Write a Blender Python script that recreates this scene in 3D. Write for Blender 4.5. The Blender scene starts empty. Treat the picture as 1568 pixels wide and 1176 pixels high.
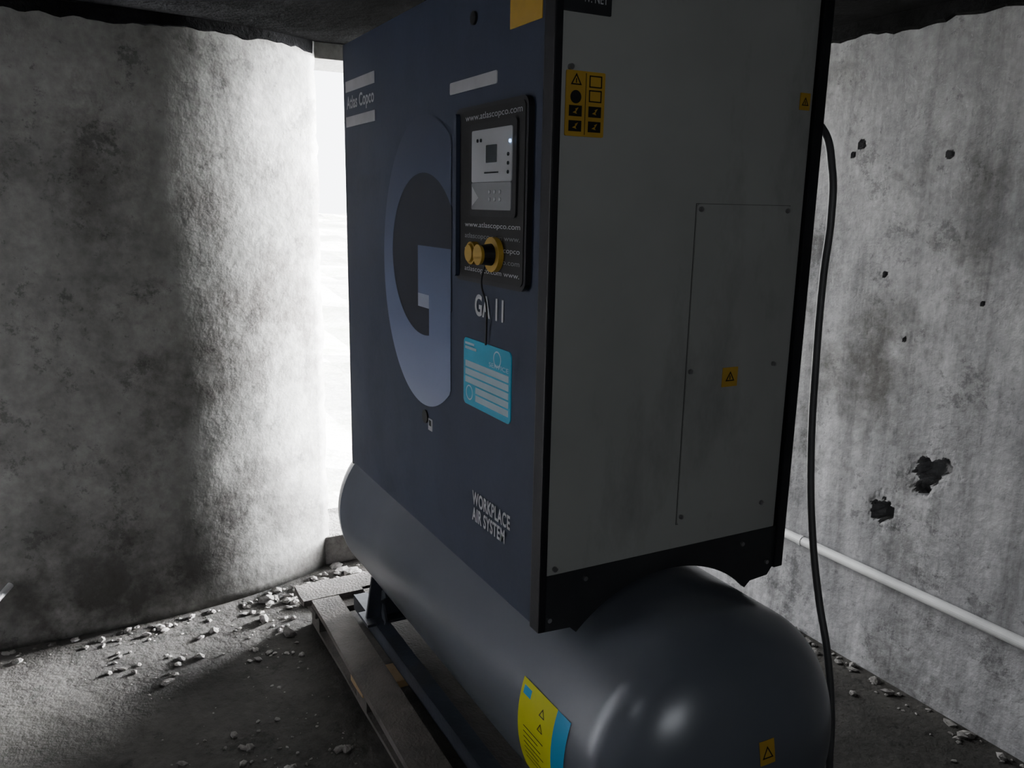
import bpy, bmesh, random
import numpy as np
from math import pi, sin, cos, sqrt, radians
from mathutils import Vector, Matrix, noise
random.seed(7)
scene = bpy.context.scene
W, D, H = 1.2, 0.617, 1.256
FZ = -0.75      # floor
CZ = 1.42       # ceiling
YB = 1.59       # back wall

# ------------------------------------------------------------------ materials
def new_mat(name):
    m = bpy.data.materials.new(name); m.use_nodes = True
    nt = m.node_tree
    return m, nt, nt.nodes['Principled BSDF']

def paint(name, col, rough=0.5, metal=0.0, var=0.15, scale=6.0, bump=0.05, dirt=None, dirt_amt=0.35, coat=0.0, spec=0.5, dirt_rough=0.35, dstretch=None, dlo=0.50):
    m, nt, b = new_mat(name)
    N, L = nt.nodes, nt.links
    tc = N.new('ShaderNodeTexCoord')
    n1 = N.new('ShaderNodeTexNoise'); n1.inputs['Scale'].default_value = scale; n1.inputs['Detail'].default_value = 8
    L.new(tc.outputs['Object'], n1.inputs['Vector'])
    r = N.new('ShaderNodeValToRGB')
    r.color_ramp.elements[0].position = 0.3; r.color_ramp.elements[1].position = 0.7
    c = Vector(col)
    lo = c * (1 - var); hi = c * (1 + var)
    r.color_ramp.elements[0].color = (*lo, 1); r.color_ramp.elements[1].color = (*hi, 1)
    L.new(n1.outputs['Fac'], r.inputs['Fac'])
    out = r.outputs['Color']
    if dirt:
        n2 = N.new('ShaderNodeTexNoise'); n2.inputs['Scale'].default_value = scale * 0.55; n2.inputs['Detail'].default_value = 12
        n2.inputs['Roughness'].default_value = 0.7
        if dstretch:
            mp = N.new('ShaderNodeMapping'); mp.inputs['Scale'].default_value = dstretch
            L.new(tc.outputs['Object'], mp.inputs['Vector']); L.new(mp.outputs['Vector'], n2.inputs['Vector'])
        else:
            L.new(tc.outputs['Object'], n2.inputs['Vector'])
        r2 = N.new('ShaderNodeValToRGB'); r2.color_ramp.elements[0].position = dlo; r2.color_ramp.elements[1].position = dlo + 0.22
        r2.color_ramp.elements[0].color = (0, 0, 0, 1); r2.color_ramp.elements[1].color = (dirt_amt,) * 3 + (1,)
        L.new(n2.outputs['Fac'], r2.inputs['Fac'])
        mx = N.new('ShaderNodeMix'); mx.data_type = 'RGBA'
        L.new(r2.outputs['Color'], mx.inputs[0]); L.new(out, mx.inputs[6]); mx.inputs[7].default_value = (*dirt, 1)
        out = mx.outputs[2]
        ma = N.new('ShaderNodeMapRange'); ma.inputs['To Min'].default_value = rough; ma.inputs['To Max'].default_value = min(1, rough + dirt_rough)
        L.new(r2.outputs['Color'], ma.inputs['Value']); L.new(ma.outputs['Result'], b.inputs['Roughness'])
    else:
        b.inputs['Roughness'].default_value = rough
    L.new(out, b.inputs['Base Color'])
    b.inputs['Metallic'].default_value = metal
    b.inputs['Specular IOR Level'].default_value = spec
    b.inputs['Coat Weight'].default_value = coat
    if bump > 0:
        nb = N.new('ShaderNodeTexNoise'); nb.inputs['Scale'].default_value = scale * 12; nb.inputs['Detail'].default_value = 4
        L.new(tc.outputs['Object'], nb.inputs['Vector'])
        bp = N.new('ShaderNodeBump'); bp.inputs['Strength'].default_value = bump; bp.inputs['Distance'].default_value = 0.01
        L.new(nb.outputs['Fac'], bp.inputs['Height']); L.new(bp.outputs['Normal'], b.inputs['Normal'])
    return m

def concrete(name, light, dark, stain, scale=3.0, bump=0.5, streak=False, stain_lo=0.5, lowdark=None, fine_bump=None, spec=0.2, blotch=None):
    m, nt, b = new_mat(name)
    N, L = nt.nodes, nt.links
    tc = N.new('ShaderNodeTexCoord')
    def noise_(s, det=10, rough=0.6, vec=None):
        n = N.new('ShaderNodeTexNoise'); n.inputs['Scale'].default_value = s
        n.inputs['Detail'].default_value = det; n.inputs['Roughness'].default_value = rough
        L.new(vec or tc.outputs['Object'], n.inputs['Vector']); return n.outputs['Fac']
    def ramp(f, p0, p1, c0=(0, 0, 0), c1=(1, 1, 1)):
        r = N.new('ShaderNodeValToRGB'); r.color_ramp.elements[0].position = p0; r.color_ramp.elements[1].position = p1
        r.color_ramp.elements[0].color = (*c0, 1); r.color_ramp.elements[1].color = (*c1, 1)
        L.new(f, r.inputs['Fac']); return r.outputs['Color']
    def mix(f, a, c, mode='MIX'):
        x = N.new('ShaderNodeMix'); x.data_type = 'RGBA'; x.blend_type = mode
        if isinstance(f, float): x.inputs[0].default_value = f
        else: L.new(f, x.inputs[0])
        for s, v in ((6, a), (7, c)):
            if isinstance(v, tuple): x.inputs[s].default_value = (*v, 1)
            else: L.new(v, x.inputs[s])
        return x.outputs[2]
    base = ramp(noise_(scale), 0.32, 0.68, dark, light)
    st = ramp(noise_(scale * 0.7, 12, 0.75), stain_lo, stain_lo + 0.16)
    col = mix(st, base, stain)
    fine = ramp(noise_(scale * 14, 6), 0.3, 0.65, (0.72,) * 3, (1.15,) * 3)
    col = mix(0.8, col, fine, 'MULTIPLY')
    if blotch:   # rough patches where the render has flaked
        bl = ramp(noise_(5.5, 14, 0.8), 0.56, 0.60, (1, 1, 1), (blotch,) * 3)
        col = mix(0.85, col, bl, 'MULTIPLY')
        sp_ = ramp(noise_(26, 6, 0.7), 0.63, 0.68, (1, 1, 1), (0.45,) * 3)
        col = mix(0.7, col, sp_, 'MULTIPLY')
    if streak:
        mp = N.new('ShaderNodeMapping'); mp.inputs['Scale'].default_value = (5.0, 5.0, 0.35)
        L.new(tc.outputs['Object'], mp.inputs['Vector'])
        s = ramp(noise_(2.2, 8, 0.7, mp.outputs['Vector']), 0.40, 0.66, (1.08,) * 3, (0.5,) * 3)
        col = mix(0.85, col, s, 'MULTIPLY')
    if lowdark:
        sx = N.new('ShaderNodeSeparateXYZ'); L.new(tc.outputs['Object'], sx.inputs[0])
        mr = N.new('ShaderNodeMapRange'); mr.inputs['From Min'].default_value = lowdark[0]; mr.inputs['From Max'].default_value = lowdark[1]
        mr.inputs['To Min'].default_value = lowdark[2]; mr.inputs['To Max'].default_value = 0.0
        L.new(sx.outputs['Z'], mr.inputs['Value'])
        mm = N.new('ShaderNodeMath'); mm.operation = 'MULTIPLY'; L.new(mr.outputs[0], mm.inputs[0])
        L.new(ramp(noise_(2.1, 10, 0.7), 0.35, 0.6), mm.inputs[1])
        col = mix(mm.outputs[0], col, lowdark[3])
    L.new(col, b.inputs['Base Color'])
    b.inputs['Roughness'].default_value = 0.93; b.inputs['Specular IOR Level'].default_value = spec
    b1 = N.new('ShaderNodeBump'); b1.inputs['Strength'].default_value = bump; b1.inputs['Distance'].default_value = 0.06
    L.new(noise_(scale * 1.6, 12, 0.62), b1.inputs['Height'])
    b2 = N.new('ShaderNodeBump'); b2.inputs['Strength'].default_value = bump * 0.8 if fine_bump is None else fine_bump; b2.inputs['Distance'].default_value = 0.012
    L.new(noise_(scale * 18, 6), b2.inputs['Height']); L.new(b1.outputs['Normal'], b2.inputs['Normal'])
    L.new(b2.outputs['Normal'], b.inputs['Normal'])
    return m

M = {}
M['blue'] = paint('navy_panel_paint', (0.023, 0.030, 0.051), 0.55, 0, 0.12, 5, 0.03, (0.040, 0.044, 0.056), 0.35, spec=0.22)
M['grey'] = paint('grey_panel_paint', (0.235, 0.237, 0.228), 0.55, 0, 0.08, 3.5, 0.03, (0.07, 0.07, 0.066), 0.45, dstretch=(1, 2.0, 0.9), dlo=0.53, spec=0.35)
M['black'] = paint('black_trim', (0.007, 0.007, 0.009), 0.5, 0, 0.2, 8, 0.03, spec=0.3)
M['plinth'] = paint('black_plinth', (0.011, 0.012, 0.014), 0.5, 0, 0.3, 6, 0.04, (0.03, 0.03, 0.03), 0.4)
M['tank'] = paint('tank_paint', (0.092, 0.101, 0.120), 0.28, 0.1, 0.14, 2.5, 0.012, spec=0.45)
M['steel'] = paint('dark_steel', (0.03, 0.036, 0.05), 0.5, 0.4, 0.3, 8, 0.1, (0.06, 0.05, 0.04), 0.5)
M['screw'] = paint('screw_metal', (0.3, 0.3, 0.3), 0.35, 0.9, 0.1, 8, 0)
M['white'] = paint('white_print', (0.80, 0.80, 0.82), 0.6, 0, 0.08, 20, 0)
M['silver'] = paint('silver_print', (0.42, 0.42, 0.44), 0.5, 0, 0.15, 14, 0)
M['serif'] = paint('pale_blue_print', (0.27, 0.30, 0.38), 0.5, 0, 0.1, 14, 0)
M['yellow'] = paint('warning_yellow', (0.33, 0.20, 0.02), 0.5, 0, 0.15, 15, 0)
M['brightyellow'] = paint('label_yellow', (0.88, 0.86, 0.03), 0.45, 0, 0.05, 15, 0)
M['labelblue'] = paint('label_blue', (0.03, 0.35, 0.64), 0.45, 0, 0.05, 15, 0)
M['cyan'] = paint('sticker_cyan', (0.045, 0.35, 0.53), 0.45, 0, 0.06, 15, 0)
M['stickerwhite'] = paint('sticker_white', (0.64, 0.77, 0.86), 0.5, 0, 0.05, 15, 0)
M['lcd'] = paint('lcd_dark', (0.03, 0.035, 0.04), 0.2, 0, 0.1, 8, 0)
M['plate'] = paint('display_plate', (0.42, 0.43, 0.45), 0.45, 0, 0.08, 8, 0)
M['plate2'] = paint('display_plate_lower', (0.14, 0.145, 0.155), 0.5, 0, 0.08, 8, 0)
M['ink'] = paint('black_ink', (0.008, 0.008, 0.008), 0.5, 0, 0.1, 8, 0, spec=0.25)
M['seam'] = paint('panel_joint_dark', (0.05, 0.05, 0.05), 0.6, 0, 0.1, 8, 0, spec=0.25)  # dark line colour for the access panel joint
M['rubber'] = paint('cable_rubber', (0.055, 0.055, 0.057), 0.5, 0, 0.2, 12, 0.05)
M['wood'] = paint('old_wood', (0.055, 0.048, 0.042), 0.85, 0, 0.45, 9, 0.4, (0.10, 0.095, 0.09), 0.7)
M['woodfresh'] = paint('raw_wood', (0.26, 0.17, 0.08), 0.8, 0, 0.3, 9, 0.3)
M['pipe'] = paint('conduit_plastic', (0.42, 0.42, 0.42), 0.5, 0, 0.15, 7, 0.05, (0.18, 0.18, 0.18), 0.5)
M['rubble'] = concrete('rubble_concrete', (0.22, 0.21, 0.20), (0.09, 0.085, 0.08), (0.045, 0.04, 0.036), 5, 0.5)
M['floor'] = concrete('concrete_floor', (0.046, 0.043, 0.039), (0.012, 0.011, 0.010), (0.125, 0.12, 0.115), 2.4, 0.55, stain_lo=0.61, blotch=0.45)
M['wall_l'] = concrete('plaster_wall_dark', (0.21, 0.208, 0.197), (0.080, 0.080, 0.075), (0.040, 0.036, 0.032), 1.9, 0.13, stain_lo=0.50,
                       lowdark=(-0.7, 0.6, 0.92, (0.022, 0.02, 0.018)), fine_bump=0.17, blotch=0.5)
M['wall_b'] = concrete('concrete_wall_pale', (0.265, 0.262, 0.268), (0.125, 0.125, 0.13), (0.062, 0.06, 0.058), 2.4, 0.3, streak=True, stain_lo=0.52, blotch=0.5)
M['ceil'] = concrete('dark_ceiling', (0.010, 0.010, 0.0105), (0.004, 0.004, 0.004), (0.003, 0.003, 0.003), 3, 0.5, spec=0.0)  # near-black ceiling tone, tuned darker
M['ground'] = concrete('outdoor_ground', (0.75, 0.74, 0.70), (0.6, 0.59, 0.55), (0.45, 0.48, 0.38), 1.5, 0.2)
M['wframe'] = paint('window_frame_paint', (0.3, 0.3, 0.3), 0.6, 0, 0.2, 6, 0.1)

def g_mat():
    m, nt, b = new_mat('printed_gradient')
    N, L = nt.nodes, nt.links
    tc = N.new('ShaderNodeTexCoord'); sx = N.new('ShaderNodeSeparateXYZ'); L.new(tc.outputs['Object'], sx.inputs[0])
    mr = N.new('ShaderNodeMapRange'); mr.inputs['From Min'].default_value = 0.32; mr.inputs['From Max'].default_value = 1.02
    L.new(sx.outputs['Z'], mr.inputs['Value'])
    r = N.new('ShaderNodeValToRGB'); e = r.color_ramp.elements
    e[0].position = 0.0; e[0].color = (0.27, 0.30, 0.40, 1)
    e[1].position = 1.0; e[1].color = (0.018, 0.024, 0.044, 1)
    a = e.new(0.10); a.color = (0.18, 0.21, 0.31, 1)
    a = e.new(0.28); a.color = (0.090, 0.112, 0.185, 1)
    a = e.new(0.6); a.color = (0.042, 0.056, 0.100, 1)
    L.new(mr.outputs[0], r.inputs['Fac']); L.new(r.outputs['Color'], b.inputs['Base Color'])
    b.inputs['Roughness'].default_value = 0.5; b.inputs['Specular IOR Level'].default_value = 0.22
    return m
M['g'] = g_mat()
M['gdark'] = paint('printed_dark_navy', (0.010, 0.0125, 0.021), 0.55, 0, 0.1, 6, 0, spec=0.22)

# ------------------------------------------------------------------ helpers
def empty(name):
    e = bpy.data.objects.new(name, None); scene.collection.objects.link(e); e.empty_display_size = 0.1
    return e
def add(name, bm, mat, parent=None, smooth=False):
    me = bpy.data.meshes.new(name); bm.normal_update(); bm.to_mesh(me); bm.free()
    ms = mat if isinstance(mat, list) else [mat]
    for x in ms: me.materials.append(x)
    if smooth:
        for p in me.polygons: p.use_smooth = True
    o = bpy.data.objects.new(name, me); scene.collection.objects.link(o)
    if parent: o.parent = parent
    return o
def bm_box(bm, x0, x1, y0, y1, z0, z1, bev=0.0, mi=0):
    g = bmesh.ops.create_cube(bm, size=1)
    vs = g['verts']
    for v in vs:
        v.co = Vector((x0 + (v.co.x + .5) * (x1 - x0), y0 + (v.co.y + .5) * (y1 - y0), z0 + (v.co.z + .5) * (z1 - z0)))
    fs = set(f for v in vs for f in v.link_faces)
    for f in fs: f.material_index = mi
    if bev:
        es = list(set(e for v in vs for e in v.link_edges))
        bmesh.ops.bevel(bm, geom=es, offset=bev, segments=2, affect='EDGES', profile=0.7)
def box(name, x0, x1, y0, y1, z0, z1, mat, parent=None, bev=0.0):
    bm = bmesh.new(); bm_box(bm, x0, x1, y0, y1, z0, z1, bev); return add(name, bm, mat, parent)
def prism(name, pts, plane, d0, d1, mat, parent=None, bev=0):
    bm = bmesh.new()
    def P(a, b, d):
        return {'xz': (a, d, b), 'yz': (d, a, b), 'xy': (a, b, d)}[plane]
    v0 = [bm.verts.new(P(a, b, d0)) for a, b in pts]; v1 = [bm.verts.new(P(a, b, d1)) for a, b in pts]
    bm.faces.new(v0); bm.faces.new(list(reversed(v1)))
    n = len(pts)
    for i in range(n): bm.faces.new((v0[i], v1[i], v1[(i + 1) % n], v0[(i + 1) % n]))
    bmesh.ops.recalc_face_normals(bm, faces=bm.faces[:])
    return add(name, bm, mat, parent)
def rrect(x0, x1, z0, z1, r, n=5):
    pts = []
    for cx, cz, a0 in ((x1 - r, z1 - r, 0), (x0 + r, z1 - r, 90), (x0 + r, z0 + r, 180), (x1 - r, z0 + r, 270)):
        for i in range(n + 1):
            a = radians(a0 + 90 * i / n); pts.append((cx + r * cos(a), cz + r * sin(a)))
    return pts
def cyl_bm(bm, c, axis, r, h, seg=24, r2=None):
    g = bmesh.ops.create_cone(bm, cap_ends=True, segments=seg, radius1=r, radius2=r if r2 is None else r2, depth=h)
    q = Vector((0, 0, 1)).rotation_difference(Vector(axis)).to_matrix().to_4x4()
    bmesh.ops.transform(bm, matrix=Matrix.Translation(c) @ q, verts=g['verts'])
def cyl(name, c, axis, r, h, mat, parent=None, seg=24, r2=None):
    bm = bmesh.new(); cyl_bm(bm, c, axis, r, h, seg, r2); return add(name, bm, mat, parent)
def text(name, s, mat, parent, face, a0, a1, z0, z1, d, bold=0.0):
    cu = bpy.data.curves.new(name, 'FONT'); cu.body = s; cu.extrude = 0.0; cu.offset = bold
    cu.space_line = 0.9; cu.space_character = 1.0 + bold * 3
    o = bpy.data.objects.new(name + '_tmp', cu); scene.collection.objects.link(o)
    bpy.context.view_layer.update()
    dg = bpy.context.evaluated_depsgraph_get()
    me = bpy.data.meshes.new_from_object(o.evaluated_get(dg))
    bpy.data.objects.remove(o)
    xs = [v.co.x for v in me.vertices]; ys = [v.co.y for v in me.vertices]
    X0, X1, Y0, Y1 = min(xs), max(xs), min(ys), max(ys)
    for v in me.vertices:
        a = a0 + (v.co.x - X0) / (X1 - X0) * (a1 - a0); z = z0 + (v.co.y - Y0) / (Y1 - Y0) * (z1 - z0)
        v.co = Vector((a, d, z)) if face == 'front' else Vector((d, a, z))
    me.materials.clear(); me.materials.append(mat)
    ob = bpy.data.objects.new(name, me); scene.collection.objects.link(ob); ob.parent = parent
    return ob
def tube(name, pts, r, mat, parent=None, res=10):
    cu = bpy.data.curves.new(name, 'CURVE'); cu.dimensions = '3D'; cu.bevel_depth = r; cu.bevel_resolution = 4; cu.use_fill_caps = True
    sp = cu.splines.new('BEZIER'); sp.bezier_points.add(len(pts) - 1)
    for p, c in zip(sp.bezier_points, pts):
        p.co = c; p.handle_left_type = p.handle_right_type = 'AUTO'
    sp.resolution_u = res
    o = bpy.data.objects.new(name + '_tmp', cu); scene.collection.objects.link(o); bpy.context.view_layer.update()
    me = bpy.data.meshes.new_from_object(o.evaluated_get(bpy.context.evaluated_depsgraph_get()))
    bpy.data.objects.remove(o); me.materials.clear(); me.materials.append(mat)
    for p in me.polygons: p.use_smooth = True
    ob = bpy.data.objects.new(name, me); scene.collection.objects.link(ob)
    if parent: ob.parent = parent
    return ob

# ------------------------------------------------------------------ room
DOOR0, DOOR1, SILL, LINT = 0.16, YB, FZ + 0.13, 1.36
FY = -1.95      # front wall
def wx(y): return -1.88 - (0.31 * (y + 0.61) ** 2 if y > -0.61 else 0) - (0.32 * (y + 0.3) ** 3 if y > -0.3 else 0)
bm = bmesh.new()
ys = [FY + i * 0.1 for i in range(11)] + [-0.88 + i * 0.04 for i in range(27)]
ys[-1] = DOOR0
zs = [FZ + (CZ - FZ) * i / 60 for i in range(61)]
grid = []
for z in zs:
    row = []
    for y in ys:
        yy = y
        x = wx(min(y, DOOR0)) + 0.006 * noise.noise(Vector((y * 2, z * 2, 1))) + 0.0015 * noise.noise(Vector((y * 11, z * 11, 4)))
        if y == DOOR0:
            yy = y + 0.015 * noise.noise(Vector((0, z * 5, 9))) + 0.008 * noise.noise(Vector((0, z * 25, 3)))
        row.append(bm.verts.new((x, yy, z)))
    row.append(bm.verts.new((-2.40, row[-1].co.y + 0.02, z)))
    row.append(bm.verts.new((-2.40, FY, z)))
    grid.append(row)
n = len(grid[0])
for i in range(len(zs) - 1):
    for j in range(n):
        k = (j + 1) % n
        f = bm.faces.new((grid[i][j], grid[i][k], grid[i + 1][k], grid[i + 1][j]))
        f.smooth = j < len(ys) - 1
bm.faces.new(grid[0]); bm.faces.new(grid[-1])
bmesh.ops.recalc_face_normals(bm, faces=bm.faces[:])
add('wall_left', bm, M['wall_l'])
box('wall_left_lintel', -2.40, -2.10, DOOR0 - 0.01, YB, LINT, CZ, M['wall_l'])
box('trim_1', -2.42, -2.08, DOOR0 - 0.03, YB, FZ, SILL, M['rubble'], bev=0.012)

HOLES = [(-0.299, 0.012, 0.038, 1.0), (-0.256, 0.042, 0.026, 1.2), (-0.310, -0.042, 0.021, 1), (-0.438, -0.171, 0.034, 1.0), (-0.678, 1.03, 0.014, 1), (-0.71, 1.00, 0.007, 1),
         (-0.36, 0.988, 0.009, 1.2), (-0.436, 0.417, 0.008, 0.8), (-0.536, 0.617, 0.009, 0.8), (-0.197, 0.559, 0.006, 1.3)]
def lin(a, b, st):
    n = max(1, round((b - a) / st)); return [a + (b - a) * i / n for i in range(n)]
xb = -2.11
xs_ = lin(xb, -1.0, .05) + lin(-1.0, 0.0, .005) + lin(0.0, 2.75, .05) + [2.75]
zs_ = lin(FZ, -0.25, .03) + lin(-0.25, 0.11, .005) + lin(.11, .38, .012) + lin(.38, .66, .0055) + lin(.66, .95, .012) + lin(.95, 1.06, .0055) + lin(1.06, CZ, .03) + [CZ]
X, Z = np.meshgrid(np.array(xs_), np.array(zs_))
Y = np.full_like(X, YB)
for (hx, hz, r, sx) in HOLES:
    sel = np.argwhere(((X - hx) / sx) ** 2 + (Z - hz) ** 2 < (2.6 * r) ** 2)
    for i, j in sel:
        dx, dz = (X[i, j] - hx) / sx, Z[i, j] - hz
        q = sqrt(dx * dx + dz * dz) / r
        q *= 1 + 0.45 * noise.noise(Vector((X[i, j] * 30, Z[i, j] * 30, hx * 10))) + .2 * noise.noise(Vector((X[i, j] * 90, Z[i, j] * 90, hx * 10)))
        d = max(0.0, min(1.0, (1.12 - q) / 0.28)); d = d * d * (3 - 2 * d)
        e = max(0.0, min(1.0, (1.9 - q) / 0.9)) * (0.004 if r > .02 else 0.0)
        Y[i, j] = max(Y[i, j], YB + e + d * max(0.022, min(r * 1.6, .06)))
nz_, nx_ = X.shape
verts = [(float(X[i, j]), float(Y[i, j]), float(Z[i, j])) for i in range(nz_) for j in range(nx_)]
faces = [(i * nx_ + j, i * nx_ + j + 1, (i + 1) * nx_ + j + 1, (i + 1) * nx_ + j) for i in range(nz_ - 1) for j in range(nx_ - 1)]
b0 = len(verts)
verts += [(xb, YB, FZ), (2.75, YB, FZ), (2.75, YB, CZ), (xb, YB, CZ), (xb, YB + .2, FZ), (2.75, YB + .2, FZ), (2.75, YB + .2, CZ), (xb, YB + .2, CZ)]
faces += [tuple(b0 + q for q in f) for f in ((5, 4, 7, 6), (0, 4, 5, 1), (3, 2, 6, 7), (0, 3, 7, 4), (1, 5, 6, 2))]
me = bpy.data.meshes.new('wall_back'); me.from_pydata(verts, [], faces); me.materials.append(M['wall_b'])
wb = bpy.data.objects.new('wall_back', me); scene.collection.objects.link(wb)

box('floor', -2.40, 2.75, FY - .15, YB + 0.2, FZ - 0.1, FZ, M['floor'])
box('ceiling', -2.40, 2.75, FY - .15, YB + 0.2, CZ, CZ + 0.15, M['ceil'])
RY0, RY1, RZ0, RZ1 = -1.45, -0.48, 0.46, 1.24
bm = bmesh.new()
bm_box(bm, 2.6, 2.75, FY, RY0, FZ, CZ); bm_box(bm, 2.6, 2.75, RY1, YB, FZ, CZ)
bm_box(bm, 2.6, 2.75, RY0, RY1, FZ, RZ0); bm_box(bm, 2.6, 2.75, RY0, RY1, RZ1, CZ)
add('wall_right', bm, M['wall_b'])
bm = bmesh.new(); ym = (RY0 + RY1) / 2
for a, b_, c, d in ((RY0, RY1, RZ0, RZ0 + .05), (RY0, RY1, RZ1 - .05, RZ1), (RY0, RY0 + .05, RZ0, RZ1), (RY1 - .05, RY1, RZ0, RZ1), (ym - .025, ym + .025, RZ0, RZ1)):
    bm_box(bm, 2.65, 2.71, a, b_, c, d, 0.004)
add('window_2', bm, M['wframe'])
WX0, WX1, WZ0, WZ1 = 0.74, 1.20, 1.02, 1.40
bm = bmesh.new()
bm_box(bm, -2.40, WX0, FY - .15, FY, FZ, CZ); bm_box(bm, WX1, 2.75, FY - .15, FY, FZ, CZ)
bm_box(bm, WX0, WX1, FY - .15, FY, FZ, WZ0); bm_box(bm, WX0, WX1, FY - .15, FY, WZ1, CZ)
add('wall_front', bm, M['wall_b'])
bm = bmesh.new()
xm = WX0 + (WX1 - WX0) * .68
for a, b_, c, d in ((WX0, WX1, WZ0, WZ0 + .03), (WX0, WX1, WZ1 - .03, WZ1), (WX0, WX0 + .03, WZ0, WZ1), (WX1 - .03, WX1, WZ0, WZ1), (xm - .04, xm + .04, WZ0, WZ1)):
    bm_box(bm, a, b_, FY - .11, FY - .05, c, d, 0.004)
add('window_1', bm, M['wframe'])
def rough_beam(name, path, nrm, h, dep):
    bm = bmesh.new(); rows = []; nrm = Vector(nrm)
    for p in path:
        p = Vector(p)
        hh = h * (1 + 0.3 * noise.noise(p * 4) + 0.35 * noise.noise(p * 19)); dd = dep * (1 + 0.3 * noise.noise(p * 9))
        rows.append([bm.verts.new(p), bm.verts.new(p + nrm * dd), bm.verts.new(p + nrm * dd * 0.8 - Vector((0, 0, hh * .85))), bm.verts.new(p - Vector((0, 0, hh)))])
    for i in range(len(rows) - 1):
        for j in range(4): bm.faces.new((rows[i][j], rows[i][(j + 1) % 4], rows[i + 1][(j + 1) % 4], rows[i + 1][j]))
    bm.faces.new(rows[0]); bm.faces.new(rows[-1]); bmesh.ops.recalc_face_normals(bm, faces=bm.faces[:])
    return add(name, bm, M['ceil'])
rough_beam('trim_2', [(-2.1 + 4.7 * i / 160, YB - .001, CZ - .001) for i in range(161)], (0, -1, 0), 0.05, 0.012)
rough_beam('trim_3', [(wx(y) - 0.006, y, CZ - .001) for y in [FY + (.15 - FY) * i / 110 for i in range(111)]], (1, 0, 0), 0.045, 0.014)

bm = bmesh.new(); bmesh.ops.create_grid(bm, x_segments=60, y_segments=60, size=12)
for v in bm.verts:
    v.co.x -= 14.5; v.co.z = FZ + 0.05 + 0.1 * noise.noise(v.co * 0.9) + max(0, (-3 - v.co.x)) * 0.05
add('ground', bm, M['ground'])

# ------------------------------------------------------------------ compressor
comp = empty('air_compressor')
A = comp
box('cabinet_shell', -W + .004, -0.002, 0.014, D - 0.004, 0.108, H, M['grey'], A, 0.004)
box('front_panel', -W, -0.032, -0.0, 0.016, 0.0, H, M['blue'], A, 0.004)
box('corner_trim_front', -0.033, 0.002, -0.004, 0.013, -0.004, H, M['black'], A, 0.003)
box('corner_trim_rear', -0.03, 0.006, D, D + 0.026, 0.012, H, M['black'], A, 0.003)
box('corner_trim_far', -W - .004, -W + .01, 0.0, 0.03, 0.0, H, M['black'], A, 0.003)
box('cabinet_back', -W, -0.03, D - .004, D + .012, 0.03, H, M['grey'], A, 0.003)
def arch(xa, xb, nm):
    pts = [(0.0, 0.112), (0.0, -0.004), (0.07, -0.008)]
    cy_, cz_, R_ = 0.31, -0.252, 0.322
    for i in range(25):
        y = 0.085 + (0.535 - 0.085) * i / 24
        pts.append((y, cz_ + sqrt(R_ ** 2 - (y - cy_) ** 2)))
    pts += [(0.55, -0.008), (D - .015, -0.004), (D + .003, 0.02), (D + .003, 0.112)]
    prism(nm, pts, 'yz', xa, xb, M['plinth'], A)
arch(-0.010, 0.001, 'plinth_side_right'); arch(-W, -W + .01, 'plinth_side_left')
box('plinth_deck', -W + .01, -0.011, 0.018, D - 0.01, 0.075, 0.107, M['plinth'], A)
prism('access_panel', rrect(0.327, 0.575, 0.165, 0.822, 0.006), 'yz', -0.001, 0.0018, M['grey'], A)
bm = bmesh.new()
for a, b_, c, d in ((.3260, .327, .1640, .8230), (.575, .5760, .1640, .8230), (.3260, .5760, .1640, .165), (.3260, .5760, .822, .8230)):
    bm_box(bm, -0.0022, -0.0012, a, b_, c, d)
add('access_panel_joint', bm, M['seam'], A)
bm = bmesh.new()
for y, z in ((.335, .812), (.565, .812), (.335, .492), (.562, .492), (.335, .182), (.562, .178), (0.03, 0.125), (0.03, 1.045), (0.101, 0.092), (0.516, 0.088), (0.02, 0.02), (0.595, 0.03)):
    cyl_bm(bm, (0.003, y, z), (1, 0, 0), 0.005, 0.006, 12)
add('side_screws', bm, M['screw'], A)
prism('side_plate', rrect(0.012, 0.109, 1.133, 1.20, 0.002), 'yz', -0.001, 0.0012, M['plinth'], A)
text('side_plate_text', 'W. NET', M['silver'], A, 'side', 0.05, 0.10, 1.150, 1.165, 0.0022)
prism('side_warning_label', rrect(0.022, 0.102, 0.932, 1.04, 0.003), 'yz', -0.001, 0.0012, M['yellow'], A)
bm = bmesh.new()
def tri_yz(bm, cy_, cz_, s, x=0.002):
    a = [Vector((x, cy_ + s * cos(radians(t)), cz_ + s * sin(radians(t)))) for t in (90, 210, 330)]
    c = Vector((x, cy_, cz_)); b2 = [c + (p - c) * 0.66 for p in a]
    va = [bm.verts.new(p) for p in a]; vb = [bm.verts.new(p) for p in b2]
    for i in range(3): bm.faces.new((va[i], va[(i + 1) % 3], vb[(i + 1) % 3], vb[i]))
    bm_box(bm, x - .0005, x, cy_ - s * .07, cy_ + s * .07, cz_ - s * .25, cz_ + s * .32)
tri_yz(bm, 0.042, 1.023, 0.013)
cyl_bm(bm, (0.0015, 0.042, 0.997), (1, 0, 0), 0.011, 0.001, 20)
for z in (0.949, 0.974):
    for y in (0.042, 0.082):
        bm_box(bm, 0.0012, 0.0018, y - .013, y + .013, z - .009, z + .009)
for z in (1.0, 1.024):
    for q in (-.013, .011): bm_box(bm, 0.0012, 0.0018, 0.082 + q, 0.082 + q + .002, z - .01, z + .01)
    for q in (-.01, .008): bm_box(bm, 0.0012, 0.0018, 0.069, 0.095, z + q, z + q + .002)
bm_box(bm, 0.0012, 0.0018, 0.0615, 0.0625, 0.935, 1.037)
tri_yz(bm, 0.589, 1.026, 0.011); tri_yz(bm, 0.442, 0.471, 0.014, 0.0035)
add('warning_symbols', bm, M['ink'], A)
bm = bmesh.new()
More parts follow.
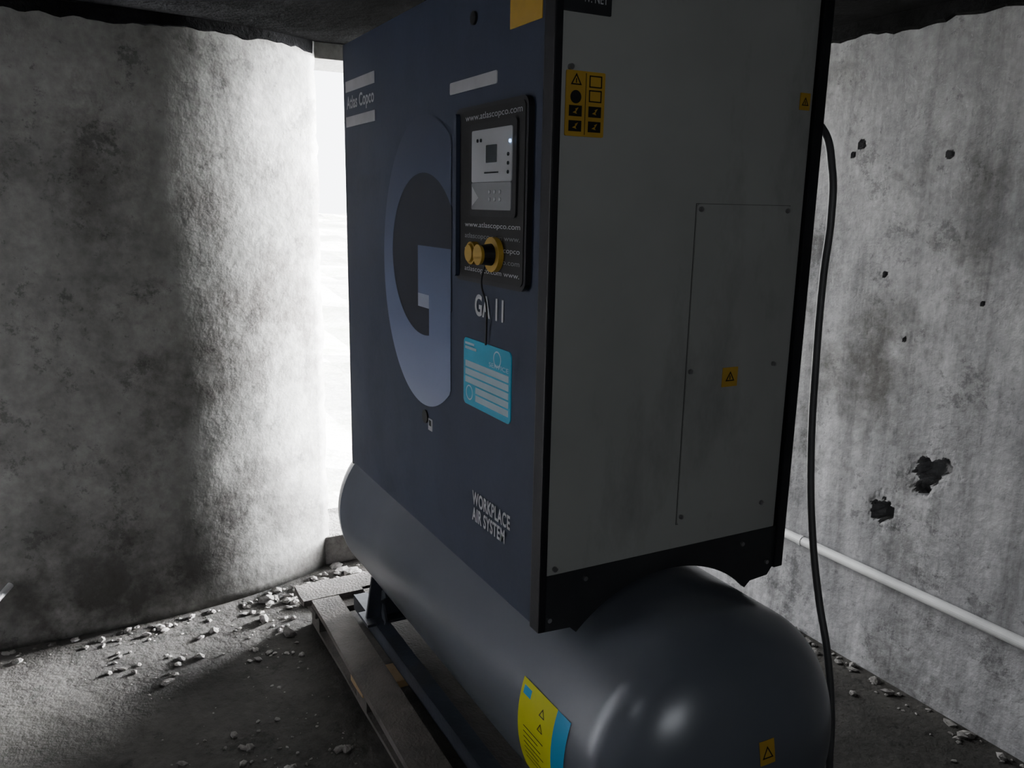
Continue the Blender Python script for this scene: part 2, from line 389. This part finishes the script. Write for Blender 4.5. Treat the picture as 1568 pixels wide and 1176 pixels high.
for z in (0.949, 0.974):
    for y in (0.042, 0.082):
        v = [bm.verts.new((0.0022, y + a, z + b_)) for a, b_ in ((-.006, -.003), (.001, .001), (-.001, .003), (.006, .006), (0.001, -.002), (.003, -.005))]
        bm.faces.new(v)
add('warning_bolts', bm, M['yellow'], A)
prism('triangle_label_high', rrect(0.576, 0.603, 1.012, 1.045, 0.001), 'yz', -0.001, 0.0012, M['yellow'], A)
prism('triangle_label_low', rrect(0.421, 0.463, 0.452, 0.493, 0.001), 'yz', -0.001, 0.0028, M['yellow'], A)

def fr(name, x0, x1, z0, z1, mat, d=0.0015, r=0.001): return prism(name, rrect(x0, x1, z0, z1, r), 'xz', 0.001, -d, mat, A)
fr('logo_bar_top', -1.178, -0.925, 1.122, 1.152, M['silver']); fr('logo_bar_bottom', -1.178, -0.925, 1.026, 1.054, M['silver'])
text('logo_text', 'Atlas Copco', M['silver'], A, 'front', -1.17, -0.93, 1.064, 1.110, -0.0012, 0.02)
fr('pale_bar', -0.433, -0.213, 1.040, 1.064, M['silver'], 0.002, 0.004)  # plain pale bar near the top of the front panel
cyl('lock_top', (-0.316, -0.002, 1.174), (0, 1, 0), 0.013, 0.006, M['ink'], A)
fr('yellow_label_top', -0.163, -0.046, 1.127, 1.235, M['yellow'])
def ell(cx, cz, a, b, t): return (cx + a * cos(t), cz + b * sin(t))
def gshape():
    bm = bmesh.new(); Y = -0.0018; xr = -0.425
    n = 96; o, i_ = [], []
    t0, t1 = radians(28), radians(332)
    for k in range(n + 1):
        t = t0 + (t1 - t0) * k / n
        a = ell(-0.585, 0.670, 0.279, 0.344, t); b_ = ell(-0.590, 0.692, 0.207, 0.192, t)
        a = (min(a[0], xr), a[1]); b_ = (min(b_[0], xr), b_[1])
        o.append(bm.verts.new((a[0], Y, a[1]))); i_.append(bm.verts.new((b_[0], Y, b_[1])))
    for k in range(n):
        try: bm.faces.new((o[k], o[k + 1], i_[k + 1], i_[k]))
        except: pass
    def q(x0, x1, z0, z1, y):
        v = [bm.verts.new(p) for p in ((x0, y, z0), (x1, y, z0), (x1, y, z1), (x0, y, z1))]; bm.faces.new(v)
    q(-0.552, xr, 0.45, 0.715, Y - .0002); q(-0.621, xr, 0.60, 0.715, Y - .0003)
    return bm
prism('letter_counter', [ell(-0.590, 0.692, 0.207, 0.192, radians(t)) for t in range(36, 325, 6)], 'xz', 0.001, -0.0012, M['gdark'], A)
add('printed_letter', gshape(), M['g'], A)
fr('letter_serif', -0.621, -0.552, 0.568, 0.600, M['serif'], 0.0022)
prism('panel_frame', rrect(-0.379, -0.066, 0.655, 1.005, 0.02), 'xz', 0.001, -0.012, M['black'], A)
prism('panel_face', rrect(-0.345, -0.074, 0.664, 0.997, 0.012), 'xz', 0.001, -0.014, M['ink'], A)
prism('panel_rib', rrect(-0.374, -0.357, 0.662, 0.995, 0.007), 'xz', 0.001, -0.021, M['blue'], A)
prism('controller_bezel', rrect(-0.295, -0.098, 0.79, 0.968, 0.008), 'xz', 0.001, -0.018, M['black'], A)
prism('controller_face', rrect(-0.283, -0.113, 0.856, 0.955, 0.004), 'xz', 0.001, -0.020, M['plate'], A)
prism('controller_keys', rrect(-0.283, -0.113, 0.803, 0.855, 0.004), 'xz', 0.001, -0.020, M['plate2'], A)
prism('lcd_screen', rrect(-0.218, -0.172, 0.892, 0.925, 0.002), 'xz', 0.001, -0.0208, M['lcd'], A)
bm = bmesh.new()
v = [bm.verts.new(p) for p in ((-0.279, -0.0205, 0.81), (-0.25, -0.0205, 0.826), (-0.279, -0.0205, 0.848))]; bm.faces.new(v)
for k in range(3):
    for j in range(2): cyl_bm(bm, (-0.20 + k * .022, -0.0208, 0.823 + j * .014), (0, 1, 0), 0.0035, 0.002, 10)
add('controller_marks', bm, M['plate'], A)
bm = bmesh.new()
for x, z in ((-.255, .935), (-.24, .935), (-.125, .905), (-.125, .889), (-.125, .873)): cyl_bm(bm, (x, -.0208, z), (0, 1, 0), 0.0035, 0.002, 10)
bm_box(bm, -.225, -.165, -.0206, -.02, .872, .875)
add('controller_leds', bm, M['lcd'], A)
m_, nt_, b_ = new_mat('blue_led'); b_.inputs['Emission Color'].default_value = (0.3, 0.55, 1, 1); b_.inputs['Emission Strength'].default_value = 4
nz = nt_.nodes.new('ShaderNodeTexNoise'); nz.inputs['Scale'].default_value = 40; nt_.links.new(nz.outputs['Color'], b_.inputs['Base Color'])
cyl('status_led', (-0.118, -0.0212, 0.928), (0, 1, 0), 0.0032, 0.002, m_, A, 12)
text('panel_text_top', 'www.atlascopco.com', M['silver'], A, 'front', -0.325, -0.085, 0.973, 0.989, -0.0145)
for k, s in enumerate(['www.atlascopco.com', 'atlascopco.com www.', '.com www.atlascopco', 'www.atlascopco.com', 'atlascopco.com www.']):
    text(f'panel_text_{k+1}', s, M['plate2'] if k % 2 else M['silver'], A, 'front', -0.325, -0.085, 0.765 - k * .0225, 0.778 - k * .0225, -0.0145)
cyl('stop_button_base', (-0.272, -0.020, 0.716), (0, 1, 0), 0.023, 0.014, M['yellow'], A, 28)
cyl('stop_button_cap', (-0.272, -0.029, 0.716), (0, 1, 0), 0.017, 0.006, M['yellow'], A, 28, 0.02)
cyl('key_switch_base', (-0.183, -0.019, 0.718), (0, 1, 0), 0.034, 0.012, M['yellow'], A, 32)
cyl('key_switch_body', (-0.183, -0.034, 0.718), (0, 1, 0), 0.019, 0.026, M['black'], A, 24, 0.022)
cyl('key_switch_cap', (-0.183, -0.050, 0.718), (0, 1, 0), 0.020, 0.008, M['yellow'], A, 24, 0.018)
text('model_text', 'GA 11', M['white'], A, 'front', -0.300, -0.170, 0.584, 0.630, -0.0018, 0.03)
text('slogan_text', 'WORKPLACE\nAIR SYSTEM', M['white'], A, 'front', -0.304, -0.126, 0.124, 0.194, -0.0018, 0.03)
tube('seal_wire', [(-0.215, -0.02, 0.70), (-0.225, -0.024, 0.66), (-0.222, -0.014, 0.615), (-0.232, -0.008, 0.57), (-0.238, -0.006, 0.53)], 0.002, M['ink'], A)
prism('service_sticker', rrect(-0.353, -0.133, 0.384, 0.531, 0.012), 'xz', 0.001, -0.0022, M['cyan'], A)
bm = bmesh.new()
for k in range(5):
    z = 0.398 + k * 0.0175
    bm_box(bm, -0.292 if k < 2 else -0.343, -0.142, -0.0028, -0.0022, z, z + 0.0135)
bm_box(bm, -0.345, -0.29, -0.0028, -0.0022, 0.507, 0.513); bm_box(bm, -0.345, -0.30, -0.0028, -0.0022, 0.517, 0.522)
add('sticker_lines', bm, M['stickerwhite'], A)
bm = bmesh.new()
for (x, z, r) in ((-0.192, 0.507, 0.017), (-0.322, 0.412, 0.017)):
    n = 24; va = [bm.verts.new((x + r * cos(2 * pi * k / n), -0.0028, z + r * sin(2 * pi * k / n))) for k in range(n)]
    vb = [bm.verts.new((x + r * .82 * cos(2 * pi * k / n), -0.0028, z + r * .82 * sin(2 * pi * k / n))) for k in range(n)]
    for k in range(n): bm.faces.new((va[k], va[(k + 1) % n], vb[(k + 1) % n], vb[k]))
add('sticker_circles', bm, M['stickerwhite'], A)
text('sticker_text', 'SERVICE', M['stickerwhite'], A, 'front', -0.228, -0.142, 0.487, 0.496, -0.003)
cyl('lock_lower', (-0.579, -0.001, 0.297), (0, 1, 0), 0.017, 0.005, M['ink'], A)
fr('qr_label', -0.560, -0.535, 0.268, 0.298, M['silver'])
fr('qr_code', -0.555, -0.541, 0.280, 0.294, M['ink'], 0.002)
cyl('top_fitting', (-1.22, 0.06, 1.235), (1, 0, 0), 0.018, 0.04, M['steel'], A)

# tank
TY, TZ, TR = 0.31, -0.247, 0.300
bm = bmesh.new(); prof = []
xl, xr_, dd = -1.40, 0.15, 0.18
for k in range(17):
    t = pi / 2 * k / 16; prof.append((xl - dd * cos(t), TR * sin(t)))
prof += [(xl + .004, TR), (xl + .006, TR + .0015), (xl + .016, TR + .0015), (xl + .018, TR)]
prof += [(-1.0, TR), (-0.6, TR), (-.2, TR), (xr_ - .018, TR), (xr_ - .004, TR)]
for k in range(33):
    t = pi / 2 * (1 - k / 32); prof.append((xr_ + dd * cos(t), TR * sin(t)))
S = 128; rings = []
for (x, r) in prof:
    if r < 1e-5: rings.append([bm.verts.new((x, TY, TZ))]); continue
    rings.append([bm.verts.new((x, TY + r * cos(2 * pi * s / S), TZ + r * sin(2 * pi * s / S))) for s in range(S)])
for a, b_ in zip(rings, rings[1:]):
    for s in range(S):
        k = (s + 1) % S
        if len(a) == 1: bm.faces.new((a[0], b_[s], b_[k]))
        elif len(b_) == 1: bm.faces.new((a[s], a[k], b_[0]))
        else: bm.faces.new((a[s], a[k], b_[k], b_[s]))
bmesh.ops.recalc_face_normals(bm, faces=bm.faces[:])
add('receiver_tank', bm, M['tank'], A, smooth=True)
def tank_patch(name, x0, x1, a0, a1, mat, off, nx=2, na=24):
    bm = bmesh.new(); g = []
    for i in range(na + 1):
        a = radians(a0 + (a1 - a0) * i / na); R_ = TR + off
        g.append([bm.verts.new((x0 + (x1 - x0) * j / nx, TY - R_ * cos(a), TZ + R_ * sin(a))) for j in range(nx + 1)])
    for i in range(na):
        for j in range(nx): bm.faces.new((g[i][j], g[i][j + 1], g[i + 1][j + 1], g[i + 1][j]))
    return add(name, bm, mat, A, True)
LX = 0.042
tank_patch('tank_label_yellow', -0.135 + LX, 0.000 + LX, -24, 18, M['brightyellow'], 0.0015)
tank_patch('tank_label_blue', 0.000 + LX, 0.048 + LX, -24, 18, M['labelblue'], 0.0015)
for k in range(7):
    tank_patch(f'tank_label_line_{k+1}', -0.11 + LX, -0.03 + LX - 0.01 * (k % 3), -15 + k * 2.4, -14.6 + k * 2.4, M['ink'], 0.002)
tank_patch('tank_label_mark', -0.125 + LX, -0.095 + LX, 12, 15.5, M['labelblue'], 0.002)
def tank_tri(name, cx, ca, s):
    bm = bmesh.new()
    def P(dx, dz, off=.0022):
        a = radians(ca) + dz / TR; return (cx + dx, TY - (TR + off) * cos(a), TZ + (TR + off) * sin(a))
    o = [(s * cos(radians(t)), s * sin(radians(t))) for t in (90, 210, 330)]
    va = [bm.verts.new(P(*p)) for p in o]; vb = [bm.verts.new(P(p[0] * .7, p[1] * .7)) for p in o]
    for i in range(3): bm.faces.new((va[i], va[(i + 1) % 3], vb[(i + 1) % 3], vb[i]))
    add(name, bm, M['ink'], A)
tank_tri('tank_label_symbol_1', -0.045 + LX, 11, 0.012); tank_tri('tank_label_symbol_2', -0.045 + LX, 5, 0.012)
bm = bmesh.new(); g = []
LY, LZ = 0.300, -0.155
for i in range(7):
    row = []
    for j in range(7):
        y = LY - .018 + 0.036 * j / 6; z = LZ - .022 + 0.044 * i / 6
        row.append(bm.verts.new((xr_ + dd * sqrt(1 - ((y - TY) / TR) ** 2 - ((z - TZ) / TR) ** 2) + .0012, y, z)))
    g.append(row)
for i in range(6):
    for j in range(6): bm.faces.new((g[i][j], g[i][j + 1], g[i + 1][j + 1], g[i + 1][j]))
add('tank_end_label', bm, M['yellow'], A, True)
bm = bmesh.new()
def ED(y, z): return (xr_ + dd * sqrt(1 - ((y - TY) / TR) ** 2 - ((z - TZ) / TR) ** 2) + .002, y, z)
o = [(LY + .015 * cos(radians(t)), LZ - .003 + .015 * sin(radians(t))) for t in (90, 210, 330)]
va = [bm.verts.new(ED(*p)) for p in o]; vb = [bm.verts.new(ED(LY + (p[0] - LY) * .7, LZ - .003 + (p[1] - LZ + .003) * .7)) for p in o]
for i in range(3): bm.faces.new((va[i], va[(i + 1) % 3], vb[(i + 1) % 3], vb[i]))
add('tank_end_label_symbol', bm, M['ink'], A)

for k, fx in enumerate((-1.22, -0.05)):
    pts = []
    for i in range(13):
        a = radians(215 + 110 * i / 12); pts.append((TY + (TR + .001) * cos(a), TZ + (TR + .001) * sin(a)))
    pts += [(TY + .27, -0.575), (TY - .27, -0.575)]
    prism(f'tank_saddle_{k+1}', pts, 'yz', fx - .006, fx + .006, M['steel'], A)
    box(f'tank_foot_{k+1}', fx - .05, fx + .05, TY - .28, TY + .28, -0.578, -0.568, M['steel'], A, .002)
for k, ry in enumerate((0.06, 0.52)):
    bm = bmesh.new()
    bm_box(bm, -1.42, 0.18, ry, ry + .006, -0.63, -0.575, .001)
    bm_box(bm, -1.42, 0.18, ry, ry + .05, -0.582, -0.576, .001); bm_box(bm, -1.42, 0.18, ry, ry + .05, -0.63, -0.624, .001)
    add(f'skid_rail_{k+1}', bm, M['steel'], A)
for k, (a, b2) in enumerate((((-1.33, 0.09, -0.575), (-1.18, 0.10, -0.47)), ((-1.16, 0.09, -0.575), (-1.33, 0.12, -0.46)))):
    a, b2 = Vector(a), Vector(b2); bm = bmesh.new(); d = (b2 - a)
    g = bmesh.ops.create_cube(bm, size=1)
    q = Vector((0, 0, 1)).rotation_difference(d).to_matrix().to_4x4()
    bmesh.ops.transform(bm, matrix=Matrix.Translation((a + b2) / 2) @ q @ Matrix.Diagonal((0.03, 0.008, d.length, 1)), verts=g['verts'])
    add(f'foot_brace_{k+1}', bm, M['steel'], A)

# ------------------------------------------------------------------ pallet
pal = empty('wooden_pallet')
PT = -0.631
def plank(nm, x0, x1, y0, y1, z0, z1, mat, rot=0.0):
    bm = bmesh.new(); bm_box(bm, x0, x1, y0, y1, z0, z1)
    bmesh.ops.subdivide_edges(bm, edges=[e for e in bm.edges], cuts=8, use_grid_fill=True)
    for v in bm.verts:
        k = Vector(v.co) * 9
        v.co += Vector((noise.noise(k) * .004, noise.noise(k + Vector((5, 0, 0))) * .005, 0))
    if rot: bmesh.ops.rotate(bm, verts=bm.verts, cent=((x0 + x1) / 2, (y0 + y1) / 2, 0), matrix=Matrix.Rotation(rot, 3, 'Z'))
    return add(nm, bm, mat, pal)
for k, (y0, y1) in enumerate(((-0.075, 0.03), (0.13, 0.22), (0.28, 0.38), (0.45, 0.56), (0.60, 0.69))):
    plank(f'deck_board_{k+1}', -1.55 - (0.03 * (k % 2)), 0.25, y0, y1, PT - .022, PT, M['wood'], 0.008 * (k - 2))
for k, x in enumerate((-1.60, -1.05, -0.45, 0.12)):
    plank(f'cross_board_{k+1}', x, x + .11, -0.065, 0.69, PT - .045, PT - .022, M['wood'] if k != 1 else M['woodfresh'])
for k, x in enumerate((-1.60, -1.05, -0.45, 0.12)):
    for j, y in enumerate((-0.05, 0.27, 0.58)):
        plank(f'block_{k+1}_{j+1}', x + .005, x + .105, y, y + .1, FZ + .014, PT - .045, M['wood'])
for j, y in enumerate((-0.05, 0.27, 0.58)):
    plank(f'base_board_{j+1}', -1.6, 0.24, y, y + .1, FZ + .0005, FZ + .014, M['wood'])
plank('end_board', -1.70, -1.56, -0.09, 0.62, PT - .022, PT, M['wood'], 0.02)

tube('power_cable', [(-0.20, 0.648, 1.0), (-0.07, 0.66, 1.01), (-0.024, 0.67, 0.985), (0.014, 0.67, 0.90), (0.024, 0.67, 0.804), (0.019, 0.67, 0.681), (0.022, 0.67, 0.483), (0.034, 0.67, 0.278),
      (0.060, 0.67, 0.102), (0.096, 0.67, -0.04), (0.133, 0.67, -0.15), (0.163, 0.67, -0.30), (0.172, 0.67, -0.416), (0.18, 0.71, -0.62), (0.23, 0.75, -0.735), (0.32, 0.80, -0.74)], 0.0082, M['rubber'])

bm = bmesh.new()
cyl_bm(bm, (0.3, YB - .02, -0.386), (1, 0, 0), 0.0175, 4.4, 20)
for x in (-1.4, -0.75, 0.55, 1.3, 2.0):
    cyl_bm(bm, (x, YB - .02, -0.386), (1, 0, 0), 0.0195, 0.02, 20)
add('pipe', bm, M['pipe'], smooth=False)

# ------------------------------------------------------------------ rubble
def rubble(name, spots):
    bm = bmesh.new()
    for (x, y, s) in spots:
        g = bmesh.ops.create_icosphere(bm, subdivisions=1, radius=1)
        sx, sy, sz = s * random.uniform(.7, 1.6), s * random.uniform(.6, 1.3), s * random.uniform(.3, .7)
        rot = Matrix.Rotation(random.uniform(0, 6.3), 3, 'Z'); off = Vector((random.random() * 50, 0, 0))
        for v in g['verts']:
            k = 1 + 0.5 * noise.noise(v.co * 1.3 + off)
            c = rot @ Vector((v.co.x * sx * k, v.co.y * sy * k, v.co.z * sz * k))
            v.co = c + Vector((x, y, FZ + sz * .6))
    return add(name, bm, M['rubble'])
sp = []
for _ in range(300):
    sp.append((random.gauss(-1.78, 0.16), random.gauss(0.08, 0.22), random.choice((.006, .008, .012, .018, .03))))
sp = [s for s in sp if s[0] > wx(min(s[1], .14)) + .03 and not (s[0] > -1.72 and s[1] > -.1)]
for _ in range(150):
    y = random.uniform(-1.8, 0.1); sp.append((wx(y) + .03 + abs(random.gauss(0, .10)), y, random.choice((.004, .006, .009, .014))))
for _ in range(14):
    cx, cy = random.uniform(-1.6, -0.3), random.uniform(-0.75, -0.15)
    for _ in range(random.randint(8, 26)):
        sp.append((random.gauss(cx, .05), min(-0.11, random.gauss(cy, .04)), random.choice((.002, .003, .005, .008, .013))))
for _ in range(160):
    x, y = random.uniform(-1.7, 0.4), -0.12 - abs(random.gauss(0, .28)); sp.append((x, y, random.choice((.002, .003, .004, .006))))
rubble('rubble', sp)
sp = []
for _ in range(230):
    x = random.uniform(-1.6, 2.2); sp.append((x, YB - .02 - abs(random.gauss(0, .05)), random.choice((.005, .007, .010, .017))))
for _ in range(30):
    x, y = random.uniform(0.1, 1.2), random.uniform(0.95, 1.5); sp.append((x, y, random.choice((.004, .006, .010))))
rubble('rubble.001', sp)
tube('metal_bar', [(-1.35, -1.42, FZ + .012), (-1.62, -1.20, FZ + .14), (-1.86, -1.02, FZ + .25)], 0.011, M['pipe'])

# ------------------------------------------------------------------ light
w = bpy.data.worlds.new('sky'); scene.world = w; w.use_nodes = True
bg = w.node_tree.nodes['Background']; bg.inputs['Color'].default_value = (0.93, 0.965, 1.0, 1); bg.inputs['Strength'].default_value = 8.0
def portal(name, loc, rot, sx, sy):
    l = bpy.data.lights.new(name, 'AREA'); l.shape = 'RECTANGLE'; l.size = sx; l.size_y = sy; l.cycles.is_portal = True
    o = bpy.data.objects.new(name, l); scene.collection.objects.link(o); o.location = loc; o.rotation_euler = rot
portal('door_portal', (-2.43, (DOOR0 + DOOR1) / 2 + .1, (SILL + LINT) / 2), (0, -pi / 2, 0), LINT - SILL, DOOR1 - DOOR0 + .4)
portal('window_portal', ((WX0 + WX1) / 2, FY - .17, (WZ0 + WZ1) / 2), (pi / 2, 0, 0), WX1 - WX0, WZ1 - WZ0)
portal('window_portal_right', (2.77, (RY0 + RY1) / 2, (RZ0 + RZ1) / 2), (0, pi / 2, 0), RZ1 - RZ0, RY1 - RY0)
def sun(name, d, e, ang):
    s = bpy.data.lights.new(name, 'SUN'); s.energy = e; s.angle = radians(ang); s.color = (0.97, 0.98, 1.0)
    so = bpy.data.objects.new(name, s); scene.collection.objects.link(so)
    so.rotation_euler = Vector(d).normalized().to_track_quat('Z', 'Y').to_euler()
sun('sun', (-0.165, 0.97, 0.02), 760, 33)
sun('added_back_wall_sun', (-0.75, -0.60, 0.24), 9, 50)  # added second sun, brightens the back wall through the doorway

# ------------------------------------------------------------------ camera
cam = bpy.data.cameras.new('camera'); co = bpy.data.objects.new('camera', cam); scene.collection.objects.link(co)
cam.sensor_width = 36; cam.lens = 1257.46 / 1568 * 36; cam.clip_start = 0.02
Rm = Matrix.Rotation(1.0799, 3, 'Z') @ Matrix.Rotation(-0.0188, 3, 'Y') @ Matrix.Rotation(1.3574, 3, 'X')
co.matrix_world = Matrix.Translation((1.2606, -0.7515, 0.8112)) @ Rm.to_4x4()
scene.camera = co
